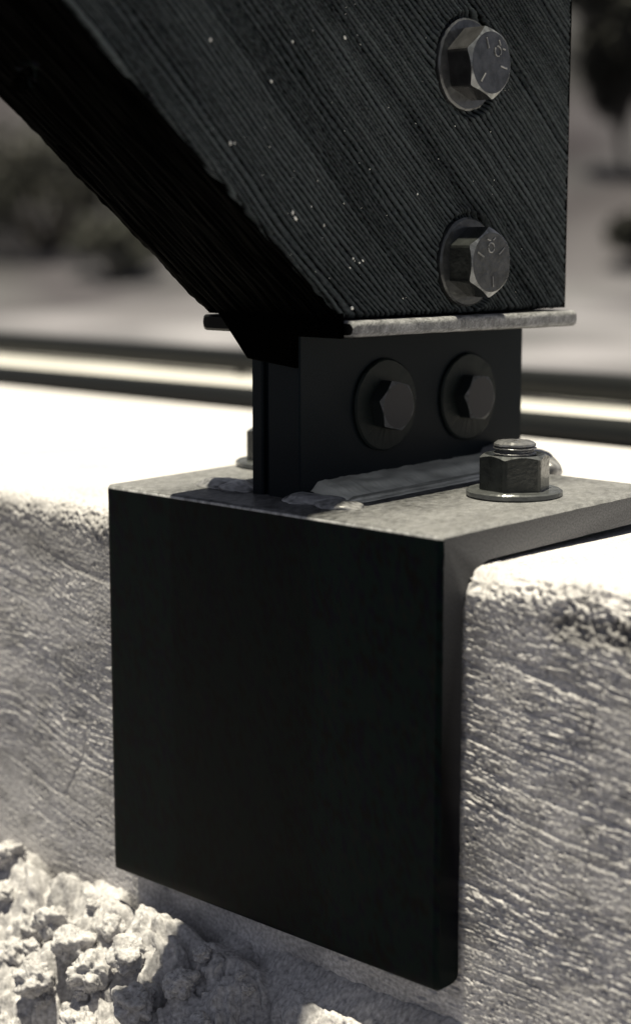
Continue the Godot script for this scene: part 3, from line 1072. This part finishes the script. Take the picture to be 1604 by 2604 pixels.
# ---------------------------------------------------------------- ground and what stands far behind
func land_y(x: float, z: float) -> float:
	var d := -z * 0.72 - x * 0.69          # how far away along the view
	return -0.6 + 12.0 * sm(20.0, 75.0, d) + 0.10 * n_fine.get_noise_2d(x * 0.25, z * 0.25) * sm(3.0, 8.0, d) + 0.5 * n_fine.get_noise_2d(x * 0.06, z * 0.06) * sm(12.0, 30.0, d)


func build_ground() -> void:
	var s := Shape.new()
	var ax := PackedFloat32Array()
	for k in 121:
		var f := (k - 60) / 60.0
		ax.append(signf(f) * (absf(f) * 25.0 + pow(absf(f), 4.0) * 225.0))
	var n := ax.size()
	var p := PackedVector3Array()
	var col := PackedColorArray()
	for j in range(n - 1, -1, -1):
		for i in n:
			var x := ax[i]
			var z := ax[j]
			p.append(Vector3(x, land_y(x, z), z))
			var d := -z * 0.72 - x * 0.69
			var g := n_fine.get_noise_2d(x * 0.33, z * 0.33) + 0.6 * n_fine.get_noise_2d(x * 0.9, z * 0.9)
			var k := lerpf(0.045, 0.10, sm(-0.6, 0.7, g))
			k *= lerpf(3.3, 0.9, sm(14.0, 32.0, d))
			if d < 1.0:
				k = 0.035
			col.append(Color(k, k * 0.985, k * 1.10))
	s.grid(n, n, p, col)
	put("ground", s, M.ground).set_meta("kind", "structure")


func leaves(s: Shape, c: Vector3, r: Vector3, count: int, size: float, low: float, high: float) -> void:
	for k in count:
		var d := Vector3(rng.randfn(), rng.randfn(), rng.randfn()).normalized()
		var q := c + d * r * pow(rng.randf(), 0.45)
		var a := Vector3(rng.randfn(), rng.randfn(), rng.randfn()).normalized()
		var b := a.cross(Vector3(rng.randfn(), rng.randfn(), rng.randfn())).normalized()
		var l := size * rng.randf_range(0.6, 1.4)
		var t := rng.randf_range(low, high)
		s.tint = Color(t, t * 1.02, t * 0.9)
		s.tri(q - a * l, q + b * l * 0.5, q + a * l)
		s.tri(q - a * l, q + a * l, q - b * l * 0.5)


func limb(s: Shape, a: Vector3, b: Vector3, r0: float, r1: float) -> void:
	lathe(s, [Vector2(r0, 0.0), Vector2((r0 + r1) * 0.5, (b - a).length() * 0.5), Vector2(r1, (b - a).length()), Vector2(0.0, (b - a).length())], a, (b - a).normalized(), 10, 0.06, a.x)


func tree(label: String, at: Vector3, h: float, spread: float, clumps: int, low: float, high: float) -> void:
	var o := thing("tree", label, "tree", at, "trees far behind the wall")
	var tr := Shape.new()
	tr.tint = Color(1, 1, 1)
	var crown := Shape.new()
	var fork := Vector3(rng.randf_range(-0.2, 0.2), h * 0.16, rng.randf_range(-0.2, 0.2))
	limb(tr, Vector3(0, -0.3, 0), fork, h * 0.024, h * 0.016)
	for k in clumps:
		var a := TAU * k / clumps + rng.randf() * 0.8
		var tip := fork + Vector3(cos(a) * spread * rng.randf_range(0.3, 0.9), h * rng.randf_range(0.05, 0.75), sin(a) * spread * rng.randf_range(0.3, 0.9))
		limb(tr, fork, tip, h * 0.014, h * 0.004)
		leaves(crown, tip, Vector3(spread * 0.45, h * 0.13, spread * 0.45), 420, 0.11, low, high)
	put("trunk", tr, M.bark, o)
	put("crown", crown, M.leaf, o)


func shrub(label: String, at: Vector3, r: float, low: float, high: float) -> void:
	var o := thing("shrub", label, "shrub", at, "shrubs on the bank behind the wall")
	var st := Shape.new()
	var fo := Shape.new()
	for k in 7:
		var a := TAU * k / 7.0 + rng.randf()
		var tip := Vector3(cos(a) * r * 0.6, r * rng.randf_range(0.5, 1.1), sin(a) * r * 0.6)
		limb(st, Vector3(0, -0.1, 0), tip, r * 0.05, r * 0.02)
		leaves(fo, tip, Vector3(r * 0.5, r * 0.4, r * 0.5), 260, 0.06 + 0.02 * r, low, high)
	put("stem", st, M.bark, o)
	put("leaves", fo, M.leaf, o)


func far_at(px: float, d: float) -> Vector3:    # a place d metres off, px to the right of the view's middle as a slope
	var f := Vector3(-sin(0.766), 0, -cos(0.766))
	var r := Vector3(cos(0.766), 0, -sin(0.766))
	var q := Vector3(0.565, 0, 0.55) + (f + r * px) * d
	q.y = land_y(q.x, q.z)
	return q


func build_background() -> void:
	shrub("wide dark shrub in the blurred bank left of the timber beam", far_at(-0.150, 29.0), 1.5, 0.03, 0.07)
	shrub("smaller grey shrub beside the wide dark one, close under the timber beam's edge", far_at(-0.112, 27.0), 0.7, 0.05, 0.10)
	shrub("dark shrub on the blurred bank at the far left edge", far_at(-0.185, 31.0), 1.3, 0.03, 0.07)
	shrub("small dark shrub at the right edge, right of the timber's cut end", far_at(0.186, 26.0), 0.6, 0.015, 0.05)
	tree("dark slim tree at the upper right beside the timber's cut end", far_at(0.176, 33.0), 4.0, 0.75, 11, 0.012, 0.04)
	tree("slim tree with grey crown close behind the timber's cut end", far_at(0.150, 44.0), 3.4, 0.9, 9, 0.04, 0.08)
